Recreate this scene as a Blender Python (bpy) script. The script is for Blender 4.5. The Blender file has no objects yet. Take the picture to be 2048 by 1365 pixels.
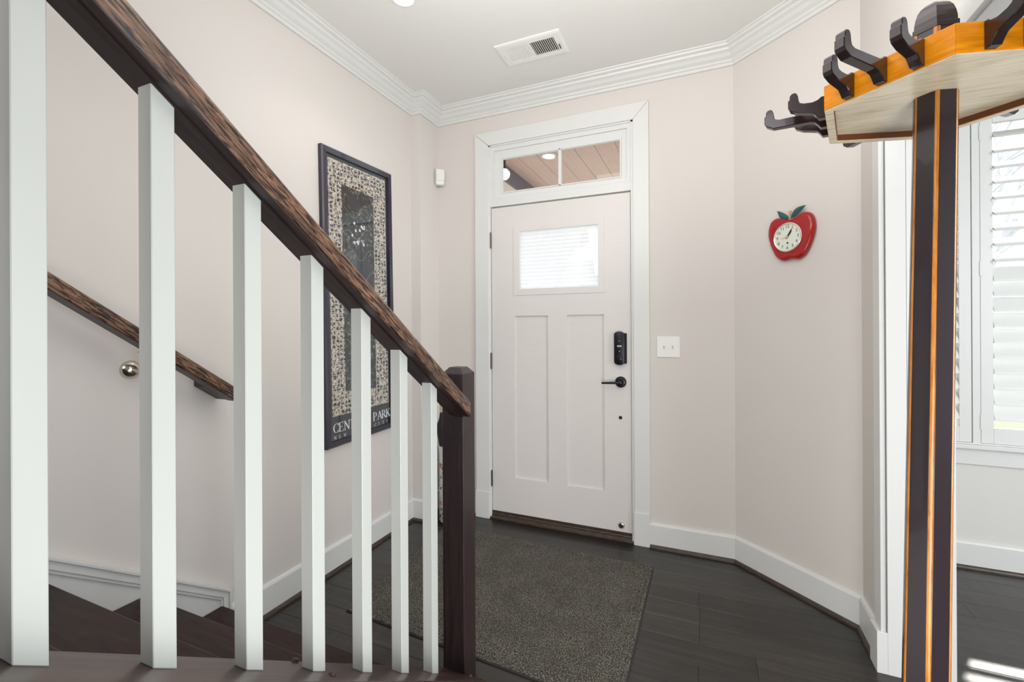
import bpy, bmesh, math, random
from math import sin, cos, pi, radians
from mathutils import Vector, Matrix
random.seed(7)
S = bpy.context.scene
COL = S.collection

# ------------------------------------------------------------------ camera, light, exposure
def setup_camera():
    f = 901.26; yaw = radians(23.2326); p = radians(.042); r = radians(-.2885)
    F = Vector((-sin(yaw)*cos(p), cos(yaw)*cos(p), sin(p)))
    ri = Vector((cos(yaw), sin(yaw), 0)); up = ri.cross(F)
    A = ri*cos(r) + up*sin(r); B = -ri*sin(r) + up*cos(r)
    cd = bpy.data.cameras.new('camera'); c = bpy.data.objects.new('camera', cd); COL.objects.link(c)
    m = Matrix((A, B, -F)).transposed().to_4x4(); m.translation = Vector((0, 0, 1.27))
    c.matrix_world = m
    cd.sensor_width = 36; cd.lens = f/2048*36; cd.shift_y = -28.107/2048; cd.clip_start = .02
    S.camera = c
setup_camera()
S.view_settings.view_transform = 'Standard'; S.view_settings.look = 'None'
S.view_settings.gamma = 1; S.view_settings.use_curve_mapping = False
S.view_settings.exposure = 0.0

w = bpy.data.worlds.new('sky'); S.world = w; w.use_nodes = True
nt = w.node_tree; nt.nodes.clear()
bg = nt.nodes.new('ShaderNodeBackground'); ow = nt.nodes.new('ShaderNodeOutputWorld')
tc = nt.nodes.new('ShaderNodeTexCoord'); sep = nt.nodes.new('ShaderNodeSeparateXYZ')
rmp = nt.nodes.new('ShaderNodeValToRGB')
rmp.color_ramp.elements[0].position = .5; rmp.color_ramp.elements[0].color = (.95, .97, 1, 1)
rmp.color_ramp.elements[1].position = .9; rmp.color_ramp.elements[1].color = (.72, .84, 1, 1)
mp = nt.nodes.new('ShaderNodeMapRange'); mp.inputs[1].default_value = -1; mp.inputs[2].default_value = 1
nt.links.new(tc.outputs['Generated'], sep.inputs[0]); nt.links.new(sep.outputs[2], mp.inputs[0])
nt.links.new(mp.outputs[0], rmp.inputs[0]); nt.links.new(rmp.outputs[0], bg.inputs[0])
bg.inputs[1].default_value = 2.9; nt.links.new(bg.outputs[0], ow.inputs[0])

def lamp(name, kind, loc, energy, color=(1, 1, 1), size=1, sy=None, look=None, **kw):
    d = bpy.data.lights.new(name, kind); d.energy = energy; d.color = color
    if kind == 'AREA':
        d.shape = 'RECTANGLE'; d.size = size; d.size_y = sy or size
    if kind == 'SUN': d.angle = size
    if kind == 'SPOT':
        d.spot_size = kw.get('spot', 2.2); d.spot_blend = .6; d.shadow_soft_size = size
    o = bpy.data.objects.new(name, d); COL.objects.link(o); o.location = loc
    if look is not None:
        o.rotation_euler = (Vector(look)-Vector(loc)).to_track_quat('-Z', 'Y').to_euler()
    return o
lamp('sun', 'SUN', (2, 6, 5), 5.5, (1, .95, .88), .02, look=(1.35, 4.75, 3.88))
lamp('dining_daylight', 'AREA', (3.3, .5, 1.35), 78, (.93, .97, 1), 1.8, 2.3, look=(-.8, 1.0, 1.25))
lamp('rear_fill', 'AREA', (-.1, -2.3, 1.5), 6, (1, .95, .86), 1.8, 1.8, look=(-.3, 2.5, 1.3))  # unseen lamp behind the camera, added as fill; no window there
lamp('hall_fill', 'AREA', (-.3, .85, 2.35), 8, (1, .98, .96), 1.3, 1.0, look=(-.3, 2.9, .55))
lamp('side_fill', 'AREA', (.50, .05, .65), 13, (1, .985, .97), .6, 1.0, look=(-.40, 2.7, .45))
lamp('low_fill', 'AREA', (.1, -.15, .5), 8, (1, .98, .95), 1.0, .7, look=(-.45, 2.7, .35))
lamp('dining_fill', 'AREA', (2.9, .6, 1.7), 16, (.95, .98, 1), 1.4, 1.2, look=(1.8, 3.1, .9))
lamp('ceiling_fill', 'AREA', (-.3, 1.0, 2.15), 15, (1, .98, .96), 1.6, 1.4, look=(-.35, 1.3, 2.8))  # unseen upward lamp added to brighten the ceiling
lamp('stair_fill', 'AREA', (-1.2, -1.5, 2.5), 14, (.96, .95, 1), .9, .9, look=(-1.5, 1.5, .8))  # unseen area lamp toward the stairs; no window modelled there

# ------------------------------------------------------------------ materials
MATS = {}
def mat(name, color, rough=.5, metal=0, coat=0, spec=.5, build=None):
    m = bpy.data.materials.new(name); m.use_nodes = True
    n = m.node_tree; b = n.nodes['Principled BSDF']
    b.inputs['Base Color'].default_value = (*color, 1); b.inputs['Roughness'].default_value = rough
    b.inputs['Metallic'].default_value = metal; b.inputs['Coat Weight'].default_value = coat
    b.inputs['Specular IOR Level'].default_value = spec
    if build: build(n, b)
    MATS[name] = m; return m
def N(n, t, **kw):
    x = n.nodes.new(t)
    for k, v in kw.items():
        if k.startswith('i_'): x.inputs[k[2:].replace('_', ' ')].default_value = v
        else: setattr(x, k, v)
    return x
def coords(n, scale=(1, 1, 1), loc=(0, 0, 0), use_random=False):
    t = N(n, 'ShaderNodeTexCoord'); m = N(n, 'ShaderNodeMapping')
    m.inputs['Scale'].default_value = scale; m.inputs['Location'].default_value = loc
    src = t.outputs['Object']
    if use_random:
        oi = N(n, 'ShaderNodeObjectInfo'); mu = N(n, 'ShaderNodeMath', operation='MULTIPLY'); mu.inputs[1].default_value = 37
        va = N(n, 'ShaderNodeVectorMath', operation='ADD')
        n.links.new(oi.outputs['Random'], mu.inputs[0]); n.links.new(src, va.inputs[0]); n.links.new(mu.outputs[0], va.inputs[1])
        src = va.outputs[0]
    n.links.new(src, m.inputs[0]); return m.outputs[0]
def ramp(n, fac, stops):
    r = N(n, 'ShaderNodeValToRGB'); e = r.color_ramp.elements
    while len(e) < len(stops): e.new(.5)
    for k, (p, c) in enumerate(stops): e[k].position = p; e[k].color = (*c, 1)
    n.links.new(fac, r.inputs[0]); return r.outputs[0]
def bump(n, b, h, strength=.2, dist=.002):
    x = N(n, 'ShaderNodeBump'); x.inputs['Strength'].default_value = strength; x.inputs['Distance'].default_value = dist
    n.links.new(h, x.inputs['Height']); n.links.new(x.outputs[0], b.inputs['Normal'])
def painted(scale, strength, dist=.0006, var=None):
    def f(n, b):
        v = coords(n); t = N(n, 'ShaderNodeTexNoise'); t.inputs['Scale'].default_value = scale; t.inputs['Detail'].default_value = 3
        n.links.new(v, t.inputs[0]); bump(n, b, t.outputs[0], strength, dist)
    return f
def grain(axis_scale, dark, mid, light, coat_rough=.3, pores=.5, rnd=False, bstr=.25, lo=.3, hi=.72):
    def f(n, b):
        v = coords(n, axis_scale, use_random=rnd)
        t = N(n, 'ShaderNodeTexNoise'); t.inputs['Scale'].default_value = 1; t.inputs['Detail'].default_value = 6; t.inputs['Roughness'].default_value = .65
        n.links.new(v, t.inputs[0])
        c = ramp(n, t.outputs[0], [(lo, dark), (.5, mid), (hi, light)])
        n.links.new(c, b.inputs['Base Color'])
        bump(n, b, t.outputs[0], bstr, .0015)
    return f
mat('wall_paint', (.70, .664, .632), .75, build=painted(260, .25))
mat('dining_paint', (.70, .69, .66), .75, build=painted(260, .25))
mat('ceiling_paint', (.80, .80, .78), .9, build=painted(200, .2))
mat('trim_white', (.735, .742, .73), .35, build=painted(60, .1))
mat('door_white', (.73, .70, .68), .4, build=grain((14, 180, 180), (.715, .685, .665), (.73, .70, .68), (.745, .715, .695), bstr=.25))
mat('baluster_white', (.60, .625, .60), .3, build=painted(40, .12))
mat('shutter_white', (.74, .75, .735), .35)
def rail_oak(n, b):
    v = coords(n, (26, 210, 230))
    t = N(n, 'ShaderNodeTexNoise'); t.inputs['Scale'].default_value = 1; t.inputs['Detail'].default_value = 5; t.inputs['Roughness'].default_value = .6
    t.inputs['Distortion'].default_value = .6
    n.links.new(v, t.inputs[0])
    v2 = coords(n, (5, 90, 60)); t2 = N(n, 'ShaderNodeTexNoise'); t2.inputs['Scale'].default_value = 1; t2.inputs['Detail'].default_value = 3
    n.links.new(v2, t2.inputs[0])
    c1 = ramp(n, t.outputs[0], [(.42, (.008, .005, .005)), (.475, (.12, .055, .030)), (.58, (.33, .185, .11))])
    c2 = ramp(n, t2.outputs[0], [(.35, (.45, .4, .4)), (.65, (1, 1, 1))])
    mx = N(n, 'ShaderNodeMix', data_type='RGBA', blend_type='MULTIPLY'); mx.inputs[0].default_value = 1
    n.links.new(c1, mx.inputs[6]); n.links.new(c2, mx.inputs[7]); n.links.new(mx.outputs[2], b.inputs['Base Color'])
    bump(n, b, t.outputs[0], .7, .0022)
mat('rail_oak', (.1, .05, .03), .34, build=rail_oak)
mat('rail_dark', (.028, .016, .016), .4, build=grain((6, 90, 90), (.012, .008, .009), (.03, .018, .018), (.05, .03, .026)))
mat('newel_stain', (.03, .012, .01), .45, spec=.7, coat=.15, build=grain((90, 90, 5), (.011, .006, .008), (.020, .011, .012), (.038, .020, .019), bstr=.2))
mat('tread_stain', (.03, .016, .014), .42, spec=.25, build=grain((6, 60, 60), (.018, .009, .008), (.032, .017, .015), (.05, .026, .022), bstr=.12, rnd=True))
mat('cap_stain', (.06, .035, .03), .3, spec=.35, build=grain((40, 4, 4), (.03, .016, .013), (.06, .033, .028), (.10, .06, .05), bstr=.15))
mat('tread_edge', (.12, .055, .04), .35, build=grain((6, 60, 60), (.1, .045, .03), (.14, .07, .05), (.2, .1, .08), bstr=.1))
def plank_mat(n, b):
    v = coords(n, (3, 45, 30), use_random=True)
    t = N(n, 'ShaderNodeTexNoise'); t.inputs['Scale'].default_value = 1; t.inputs['Detail'].default_value = 6
    n.links.new(v, t.inputs[0])
    c = ramp(n, t.outputs[0], [(.3, (.010, .008, .007)), (.55, (.020, .016, .013)), (.8, (.042, .034, .026))])
    oi = N(n, 'ShaderNodeObjectInfo')
    hs = N(n, 'ShaderNodeHueSaturation'); mr = N(n, 'ShaderNodeMapRange'); mr.inputs[3].default_value = .75; mr.inputs[4].default_value = 1.35
    n.links.new(oi.outputs['Random'], mr.inputs[0]); n.links.new(mr.outputs[0], hs.inputs['Value']); n.links.new(c, hs.inputs['Color'])
    n.links.new(hs.outputs[0], b.inputs['Base Color'])
    v2 = coords(n, (16, 3, 1), use_random=True)       # hand-scraped ripples running across each board
    t2 = N(n, 'ShaderNodeTexNoise'); t2.inputs['Scale'].default_value = 1; t2.inputs['Detail'].default_value = 2
    n.links.new(v2, t2.inputs[0])
    bp = N(n, 'ShaderNodeBump'); bp.inputs['Strength'].default_value = .45; bp.inputs['Distance'].default_value = .006
    n.links.new(t2.outputs[0], bp.inputs['Height'])
    b2 = N(n, 'ShaderNodeBump'); b2.inputs['Strength'].default_value = .25; b2.inputs['Distance'].default_value = .001
    n.links.new(t.outputs[0], b2.inputs['Height']); n.links.new(bp.outputs[0], b2.inputs['Normal']); n.links.new(b2.outputs[0], b.inputs['Normal'])
mat('plank', (.02, .016, .013), .34, spec=.6, coat=.12, build=plank_mat)
mat('subfloor', (.008, .006, .005), .8)
mat('shoe_stain', (.045, .03, .02), .35, build=grain((20, 20, 60), (.03, .02, .014), (.05, .034, .024), (.08, .055, .04), bstr=.2))
def mat_felt(n, b):
    v = coords(n)
    t = N(n, 'ShaderNodeTexNoise'); t.inputs['Scale'].default_value = 210; t.inputs['Detail'].default_value = 4; n.links.new(v, t.inputs[0])
    t3 = N(n, 'ShaderNodeTexNoise'); t3.inputs['Scale'].default_value = 9; t3.inputs['Detail'].default_value = 5; n.links.new(v, t3.inputs[0])
    c = ramp(n, t.outputs[0], [(.34, (.026, .025, .022)), (.5, (.072, .068, .059)), (.66, (.26, .245, .21))])
    c2 = ramp(n, t3.outputs[0], [(.35, (.85, .83, .80)), (.65, (1.05, 1.04, 1.02))])
    mx = N(n, 'ShaderNodeMix', data_type='RGBA', blend_type='MULTIPLY'); mx.inputs[0].default_value = 1
    n.links.new(c, mx.inputs[6]); n.links.new(c2, mx.inputs[7]); n.links.new(mx.outputs[2], b.inputs['Base Color'])
    bump(n, b, t.outputs[0], .8, .003)
mat('mat_felt', (.07, .065, .055), .95, spec=.2, build=mat_felt)
mat('mat_rubber', (.02, .02, .02), .7)
mat('picture_frame', (.020, .016, .034), .28, coat=.3)
mat('poster_black', (.020, .021, .026), .5)
mat('poster_ink', (.95, .95, .93), .6)
def map_blocks(n, b):
    v = coords(n)
    ds = N(n, 'ShaderNodeTexNoise'); ds.inputs['Scale'].default_value = 60; ds.inputs['Detail'].default_value = 4; n.links.new(v, ds.inputs[0])
    mxv = N(n, 'ShaderNodeVectorMath', operation='MULTIPLY_ADD'); mxv.inputs[1].default_value = (.012, .012, .012)
    n.links.new(ds.outputs['Color'], mxv.inputs[0]); n.links.new(v, mxv.inputs[2])
    sp = N(n, 'ShaderNodeSeparateXYZ'); cb = N(n, 'ShaderNodeCombineXYZ'); n.links.new(mxv.outputs[0], sp.inputs[0])
    n.links.new(sp.outputs[1], cb.inputs[0]); n.links.new(sp.outputs[2], cb.inputs[1])
    br = N(n, 'ShaderNodeTexBrick'); br.offset = 0; br.inputs['Scale'].default_value = 1
    br.inputs['Brick Width'].default_value = .0262; br.inputs['Row Height'].default_value = .0235; br.inputs['Mortar Size'].default_value = .0024
    br.inputs['Color1'].default_value = (.50, .42, .31, 1); br.inputs['Color2'].default_value = (.62, .55, .44, 1); br.inputs['Mortar'].default_value = (.045, .042, .038, 1)
    n.links.new(cb.outputs[0], br.inputs[0])
    t = N(n, 'ShaderNodeTexNoise'); t.inputs['Scale'].default_value = 75; t.inputs['Detail'].default_value = 5; n.links.new(v, t.inputs[0])
    c = ramp(n, t.outputs[0], [(.475, (.02, .02, .02)), (.51, (.9, .88, .85)), (.66, (1.6, 1.5, 1.35))])
    mx = N(n, 'ShaderNodeMix', data_type='RGBA', blend_type='MULTIPLY'); mx.inputs[0].default_value = 1
    n.links.new(br.outputs[0], mx.inputs[6]); n.links.new(c, mx.inputs[7])
    m2 = N(n, 'ShaderNodeMix', data_type='RGBA'); m2.inputs[7].default_value = (.60, .55, .47, 1)
    n.links.new(br.outputs['Fac'], m2.inputs[0]); n.links.new(mx.outputs[2], m2.inputs[6]); n.links.new(m2.outputs[2], b.inputs['Base Color'])
mat('map_blocks', (.5, .45, .35), .6, build=map_blocks)
def map_park(n, b):
    v = coords(n)
    t = N(n, 'ShaderNodeTexNoise'); t.inputs['Scale'].default_value = 42; t.inputs['Detail'].default_value = 7; t.inputs['Roughness'].default_value = .7; n.links.new(v, t.inputs[0])
    c = ramp(n, t.outputs[0], [(.42, (.006, .009, .010)), (.52, (.018, .026, .026)), (.58, (.07, .08, .065)), (.68, (.42, .40, .32))])
    n.links.new(c, b.inputs['Base Color'])
mat('map_park', (.03, .04, .03), .6, build=map_park)
mat('map_water', (.016, .022, .034), .5)
mat('map_path', (.30, .30, .25), .6)
mat('bronze_black', (.012, .012, .018), .3, metal=.4)
mat('lock_badge', (.55, .55, .58), .3, metal=.6)
mat('nickel', (.62, .58, .50), .22, metal=1)
mat('hinge_bronze', (.16, .14, .12), .4, metal=.8)
mat('rubber_black', (.01, .01, .01), .6)
mat('switch_white', (.86, .86, .84), .3)
mat('sensor_white', (.82, .82, .80), .4)
mat('vent_white', (.86, .86, .84), .4)
mat('duct_dark', (.10, .085, .08), .7)
mat('apple_red', (.36, .006, .006), .2, spec=.4, coat=.4, build=None)
mat('apple_leaf', (.02, .085, .09), .35)
mat('apple_stem', (.55, .36, .2), .5)
mat('dial_cream', (.74, .78, .68), .35)
mat('dial_ring', (.75, .72, .66), .2, metal=.3)
mat('clock_black', (.01, .01, .01), .4)
mat('clock_brass', (.55, .5, .3), .3, metal=.6)
mat('rack_amber', (.8, .27, .004), .35, coat=.08, spec=.25, build=grain((18, 18, 160), (.62, .19, .002), (.80, .27, .004), (.88, .36, .010), bstr=.08))
mat('rack_bead', (.56, .20, .03), .25, coat=.3, build=grain((90, 90, 14), (.36, .11, .012), (.58, .21, .03), (.70, .30, .06), bstr=.15))
mat('rack_dark', (.022, .014, .018), .28, coat=.25, build=painted(150, .1))
mat('rack_recess_shade', (.13, .04, .012), .35)  # brown holds the shade on the recess walls under the rack top
mat('rack_hook', (.020, .010, .011), .18, coat=.3)
mat('rack_ply', (.70, .56, .36), .3, coat=.2, build=grain((14, 120, 60), (.60, .47, .29), (.76, .66, .48), (.84, .76, .6), bstr=.08))
mat('ceramic_white', (.74, .72, .68), .2)
mat('leaf_green', (.03, .12, .05), .4)
mat('petal_orange', (.55, .16, .08), .4)
mat('cloth_black', (.012, .012, .015), .7)
mat('handle_tan', (.55, .42, .3), .4)
mat('porch_board', (.50, .335, .29), .6, build=grain((60, 4, 30), (.45, .30, .255), (.50, .335, .29), (.55, .37, .33), bstr=.1))
mat('porch_dark', (.10, .085, .12), .6)  # dark tone carries the beam's shaded inner face; roof deck shares it
mat('porch_fascia', (.50, .40, .37), .6)
mat('outdoor_white', (.8, .8, .8), .5)
mat('lawn', (.20, .21, .12), .9)
mat('bark', (.50, .50, .52), .9)
mat('hedge', (.20, .21, .17), .9)
mat('concrete', (.5, .48, .45), .9)
def emis(name, col, st):
    m = mat(name, col, .5); b = m.node_tree.nodes['Principled BSDF']
    b.inputs['Emission Color'].default_value = (*col, 1); b.inputs['Emission Strength'].default_value = st
emis('lamp_glow', (1, .98, .94), 6.0)
emis('porch_glow', (1, .85, .62), 1.6)
def glass_mat(name, tint=(1, 1, 1), rough=.0, ior=1.5):
    m = bpy.data.materials.new(name); m.use_nodes = True; n = m.node_tree; n.nodes.clear()
    o = N(n, 'ShaderNodeOutputMaterial'); mx = N(n, 'ShaderNodeMixShader'); tr = N(n, 'ShaderNodeBsdfTransparent'); gl = N(n, 'ShaderNodeBsdfGlossy')
    tr.inputs[0].default_value = (*tint, 1); gl.inputs['Roughness'].default_value = rough
    fr = N(n, 'ShaderNodeFresnel'); fr.inputs[0].default_value = ior
    ge = N(n, 'ShaderNodeNewGeometry'); fm = N(n, 'ShaderNodeMix'); fm.inputs[3].default_value = .04     # inner faces of a thin pane must not reflect totally
    n.links.new(ge.outputs['Backfacing'], fm.inputs[0]); n.links.new(fr.outputs[0], fm.inputs[2])
    n.links.new(fm.outputs[0], mx.inputs[0]); n.links.new(tr.outputs[0], mx.inputs[1]); n.links.new(gl.outputs[0], mx.inputs[2]); n.links.new(mx.outputs[0], o.inputs[0])
    MATS[name] = m
glass_mat('window_glass'); glass_mat('picture_glass', (.97, .98, 1), .01, ior=1.75)
def shade_mat():
    m = bpy.data.materials.new('shade_cloth'); m.use_nodes = True; n = m.node_tree; n.nodes.clear()
    o = N(n, 'ShaderNodeOutputMaterial'); mx = N(n, 'ShaderNodeMixShader'); d = N(n, 'ShaderNodeBsdfDiffuse'); t = N(n, 'ShaderNodeBsdfTranslucent')
    d.inputs[0].default_value = (.93, .95, .98, 1); t.inputs[0].default_value = (.93, .95, .98, 1); mx.inputs[0].default_value = .6
    n.links.new(d.outputs[0], mx.inputs[1]); n.links.new(t.outputs[0], mx.inputs[2]); n.links.new(mx.outputs[0], o.inputs[0])
    MATS['shade_cloth'] = m
shade_mat()

# ------------------------------------------------------------------ object helpers
def link(name, me, parent=None, m=None, loc=None, rot=None):
    o = bpy.data.objects.new(name, me); COL.objects.link(o)
    if parent: o.parent = parent
    if loc is not None: o.location = loc
    if rot is not None: o.rotation_euler = rot
    if m and not me.materials: me.materials.append(MATS[m])
    return o
def empty(name, loc=(0, 0, 0), rot=(0, 0, 0)):
    o = bpy.data.objects.new(name, None); COL.objects.link(o); o.location = loc; o.rotation_euler = rot; o.empty_display_size = .1
    return o
def tag(o, label=None, cat=None, group=None, kind=None):
    if label: o['label'] = label
    if cat: o['category'] = cat
    if group: o['group'] = group
    if kind: o['kind'] = kind
    return o
def mesh(name, verts, faces):
    me = bpy.data.meshes.new(name); me.from_pydata([tuple(v) for v in verts], [], faces); me.update(); return me
class MB:
    def __init__(s): s.b = bmesh.new()
    def box(s, x0, x1, y0, y1, z0, z1):
        vs = [s.b.verts.new(p) for p in ((x0,y0,z0),(x1,y0,z0),(x1,y1,z0),(x0,y1,z0),(x0,y0,z1),(x1,y0,z1),(x1,y1,z1),(x0,y1,z1))]
        for f in ((0,3,2,1),(4,5,6,7),(0,1,5,4),(1,2,6,5),(2,3,7,6),(3,0,4,7)): s.b.faces.new([vs[i] for i in f])
        return s
    def prism(s, pts, a0, a1, axis='x', fn=None):
        """pts: 2D polygon, extruded between a0 and a1 along axis (x: pts=(y,z), y: pts=(x,z), z: pts=(x,y))"""
        def P(p, a):
            if fn: return fn(p, a)
            return {'x': (a, p[0], p[1]), 'y': (p[0], a, p[1]), 'z': (p[0], p[1], a)}[axis]
        A = [s.b.verts.new(P(p, a0)) for p in pts]; B = [s.b.verts.new(P(p, a1)) for p in pts]; n = len(pts)
        s.b.faces.new(A[::-1]); s.b.faces.new(B)
        for i in range(n): s.b.faces.new((A[i], A[(i+1) % n], B[(i+1) % n], B[i]))
        return s
    def loft(s, rings, cap=True):
        R = [[s.b.verts.new(p) for p in r] for r in rings]; n = len(rings[0])
        for a, b in zip(R, R[1:]):
            for i in range(n): s.b.faces.new((a[i], a[(i+1) % n], b[(i+1) % n], b[i]))
        if cap: s.b.faces.new(R[0][::-1]); s.b.faces.new(R[-1])
        return s
    def lathe(s, prof, n=24, c=(0, 0, 0), axis='z'):
        """prof: list of (radius, height)"""
        rings = []
        for r, h in prof:
            r = max(r, 1e-4)
            ring = []
            for k in range(n):
                a = 2*pi*k/n; u, v = r*cos(a), r*sin(a)
                ring.append({'z': (c[0]+u, c[1]+v, c[2]+h), 'y': (c[0]+u, c[1]+h, c[2]+v), 'x': (c[0]+h, c[1]+u, c[2]+v)}[axis])
            rings.append(ring)
        return s.loft(rings)
    def tube(s, pts, r, n=8):
        pts = [Vector(p) for p in pts]; rings = []
        rr = r if isinstance(r, (list, tuple)) else [r]*len(pts)
        up = Vector((0, 0, 1)); d0 = (pts[1]-pts[0]).normalized()
        if abs(d0.dot(up)) > .9: up = Vector((1, 0, 0))
        for i, p in enumerate(pts):
            d = (pts[min(i+1, len(pts)-1)]-pts[max(i-1, 0)]).normalized()
            a = d.cross(up).normalized(); b2 = a.cross(d).normalized(); up = b2
            rings.append([p+(a*cos(2*pi*k/n)+b2*sin(2*pi*k/n))*rr[i] for k in range(n)])
        return s.loft(rings)
    def done(s, name, m=None, parent=None, bevel=0, seg=2, smooth=False, loc=None, rot=None, angle=None):
        b = s.b; bmesh.ops.recalc_face_normals(b, faces=b.faces)
        if bevel:
            es = [e for e in b.edges if len(e.link_faces) == 2 and e.calc_face_angle(0) > .5]
            bmesh.ops.bevel(b, geom=es, offset=bevel, segments=seg, affect='EDGES', profile=.5, clamp_overlap=True)
        me = bpy.data.meshes.new(name); b.to_mesh(me); b.free()
        if smooth:
            me.shade_smooth()
            if angle is None: angle = .6
            me.set_sharp_from_angle(angle=angle)
        return link(name, me, parent, m, loc, rot)
def box(name, x0, x1, y0, y1, z0, z1, m, parent=None, bevel=0, **k):
    return MB().box(x0, x1, y0, y1, z0, z1).done(name, m, parent, bevel, **k)
def grid_slab(name, xs, zs, holes, y0, y1, m, parent=None):
    """slab between y0,y1 in the xz plane with rectangular holes (x0,x1,z0,z1), watertight"""
    xs = sorted(set([round(x, 5) for x in xs]+[round(h[k], 5) for h in holes for k in (0, 1)]))
    zs = sorted(set([round(z, 5) for z in zs]+[round(h[k], 5) for h in holes for k in (2, 3)]))
    nx, nz = len(xs)-1, len(zs)-1
    def solid(i, j):
        if i < 0 or j < 0 or i >= nx or j >= nz: return False
        cx, cz = (xs[i]+xs[i+1])/2, (zs[j]+zs[j+1])/2
        return not any(h[0] < cx < h[1] and h[2] < cz < h[3] for h in holes)
    b = bmesh.new(); V = {}
    def v(i, j, k):
        if (i, j, k) not in V: V[i, j, k] = b.verts.new((xs[i], (y0, y1)[k], zs[j]))
        return V[i, j, k]
    for i in range(nx):
        for j in range(nz):
            if not solid(i, j): continue
            b.faces.new((v(i, j, 0), v(i+1, j, 0), v(i+1, j+1, 0), v(i, j+1, 0)))
            b.faces.new((v(i, j, 1), v(i, j+1, 1), v(i+1, j+1, 1), v(i+1, j, 1)))
            if not solid(i-1, j): b.faces.new((v(i, j, 0), v(i, j+1, 0), v(i, j+1, 1), v(i, j, 1)))
            if not solid(i+1, j): b.faces.new((v(i+1, j, 0), v(i+1, j, 1), v(i+1, j+1, 1), v(i+1, j+1, 0)))
            if not solid(i, j-1): b.faces.new((v(i, j, 0), v(i, j, 1), v(i+1, j, 1), v(i+1, j, 0)))
            if not solid(i, j+1): b.faces.new((v(i, j+1, 0), v(i+1, j+1, 0), v(i+1, j+1, 1), v(i, j+1, 1)))
    bmesh.ops.recalc_face_normals(b, faces=b.faces)
    me = bpy.data.meshes.new(name); b.to_mesh(me); b.free(); return link(name, me, parent, m)
def sweep(name, path, prof, m, parent=None, smooth=False):
    """sweep a profile (offset to the right of travel, z) along a plan polyline with mitred corners"""
    P = [Vector(p) for p in path]; rings = []
    for i, p in enumerate(P):
        ds = []
        if i > 0: ds.append((P[i]-P[i-1]).normalized())
        if i < len(P)-1: ds.append((P[i+1]-P[i]).normalized())
        ns = [Vector((d.y, -d.x)) for d in ds]
        nn = ns[0] if len(ns) == 1 else (ns[0]+ns[1])/(1+ns[0].dot(ns[1]))
        rings.append([(p.x+nn.x*o, p.y+nn.y*o, z) for o, z in prof])
    return MB().loft(rings).done(name, m, parent, smooth=smooth, angle=.5)

# ------------------------------------------------------------------ the room
ZC = 2.77; XL = -1.794; YB = 2.71
floor = tag(box('floor', -1.95, 4.6, -3.0, 3.3, -.12, -.012, 'subfloor'), kind='structure')
wl = tag(box('wall_left', XL-.15, XL, -3.0, 2.86, -.01, ZC, 'wall_paint'), kind='structure')
wf = tag(grid_slab('wall_front', [XL-.15, .145], [-.01, ZC], [(-1.335, -.371, -.02, 2.495)], YB, YB+.15, 'wall_paint'), kind='structure')
box('corner_chase', XL, -1.722, 2.49, 2.71, -.01, ZC, 'wall_paint', wf)
wr = tag(MB().prism([(.145, 2.71), (.6, 2.305), (.6, 2.06), (.797, 2.06), (.797, 3.2), (.145, 3.2)], -.01, ZC, 'z').done('wall_right', 'wall_paint'), kind='structure')
box('header', .6, .797, -3.0, 2.06, 2.02, ZC, 'wall_paint', wr)
box('pier', .6, .797, -3.0, -1.2, -.01, 2.02, 'wall_paint', wr)
DW = [(1.20, 2.36, .66, 2.40)]
tag(grid_slab('wall_dining', [.797, 4.6], [-.01, ZC], DW, 3.11, 3.26, 'dining_paint'), kind='structure')
tag(box('wall_side', 4.45, 4.6, -3.0, 3.11, -.01, ZC, 'dining_paint'), kind='structure')
tag(box('wall_back', -1.95, 4.6, -3.15, -3.0, -.01, ZC, 'wall_paint'), kind='structure')
tag(box('ceiling', -1.95, 4.6, -3.15, 3.3, ZC, ZC+.12, 'ceiling_paint'), kind='structure')

# floor planks run along x; each board is its own object
PW = .127
def plank_mesh(L):
    h = .012; c = .0009; W = PW-.0012
    b = MB(); prof = [(-W/2, -h), (W/2, -h), (W/2, -c), (W/2-c, 0), (-W/2+c, 0), (-W/2, -c)]
    b.prism(prof, -L/2+.0006, L/2-.0006, 'x')
    bm_ = b.b; bmesh.ops.recalc_face_normals(bm_, faces=bm_.faces)
    me = bpy.data.meshes.new('plank'); bm_.to_mesh(me); bm_.free(); me.materials.append(MATS['plank']); return me
PM = {L: plank_mesh(L) for L in (.9, 1.2, 1.5, 1.9)}
y = 2.205+PW/2 + PW*7 + .0
rows = 0
while y > -1.3:
    x = -1.80 - random.random()*.9 + .3; x = max(x, -1.93)
    xmax = 3.0 if y > .4 else 1.2
    if y > 2.70: x = .66
    while x < xmax:
        L = random.choice((.9, 1.2, 1.5, 1.9))
        if x < -1.5 and x+L > 4: L = 1.2
        link('plank', PM[L], floor, loc=(x+L/2, y, -.012+.012))
        x += L
    y -= PW; rows += 1
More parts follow.
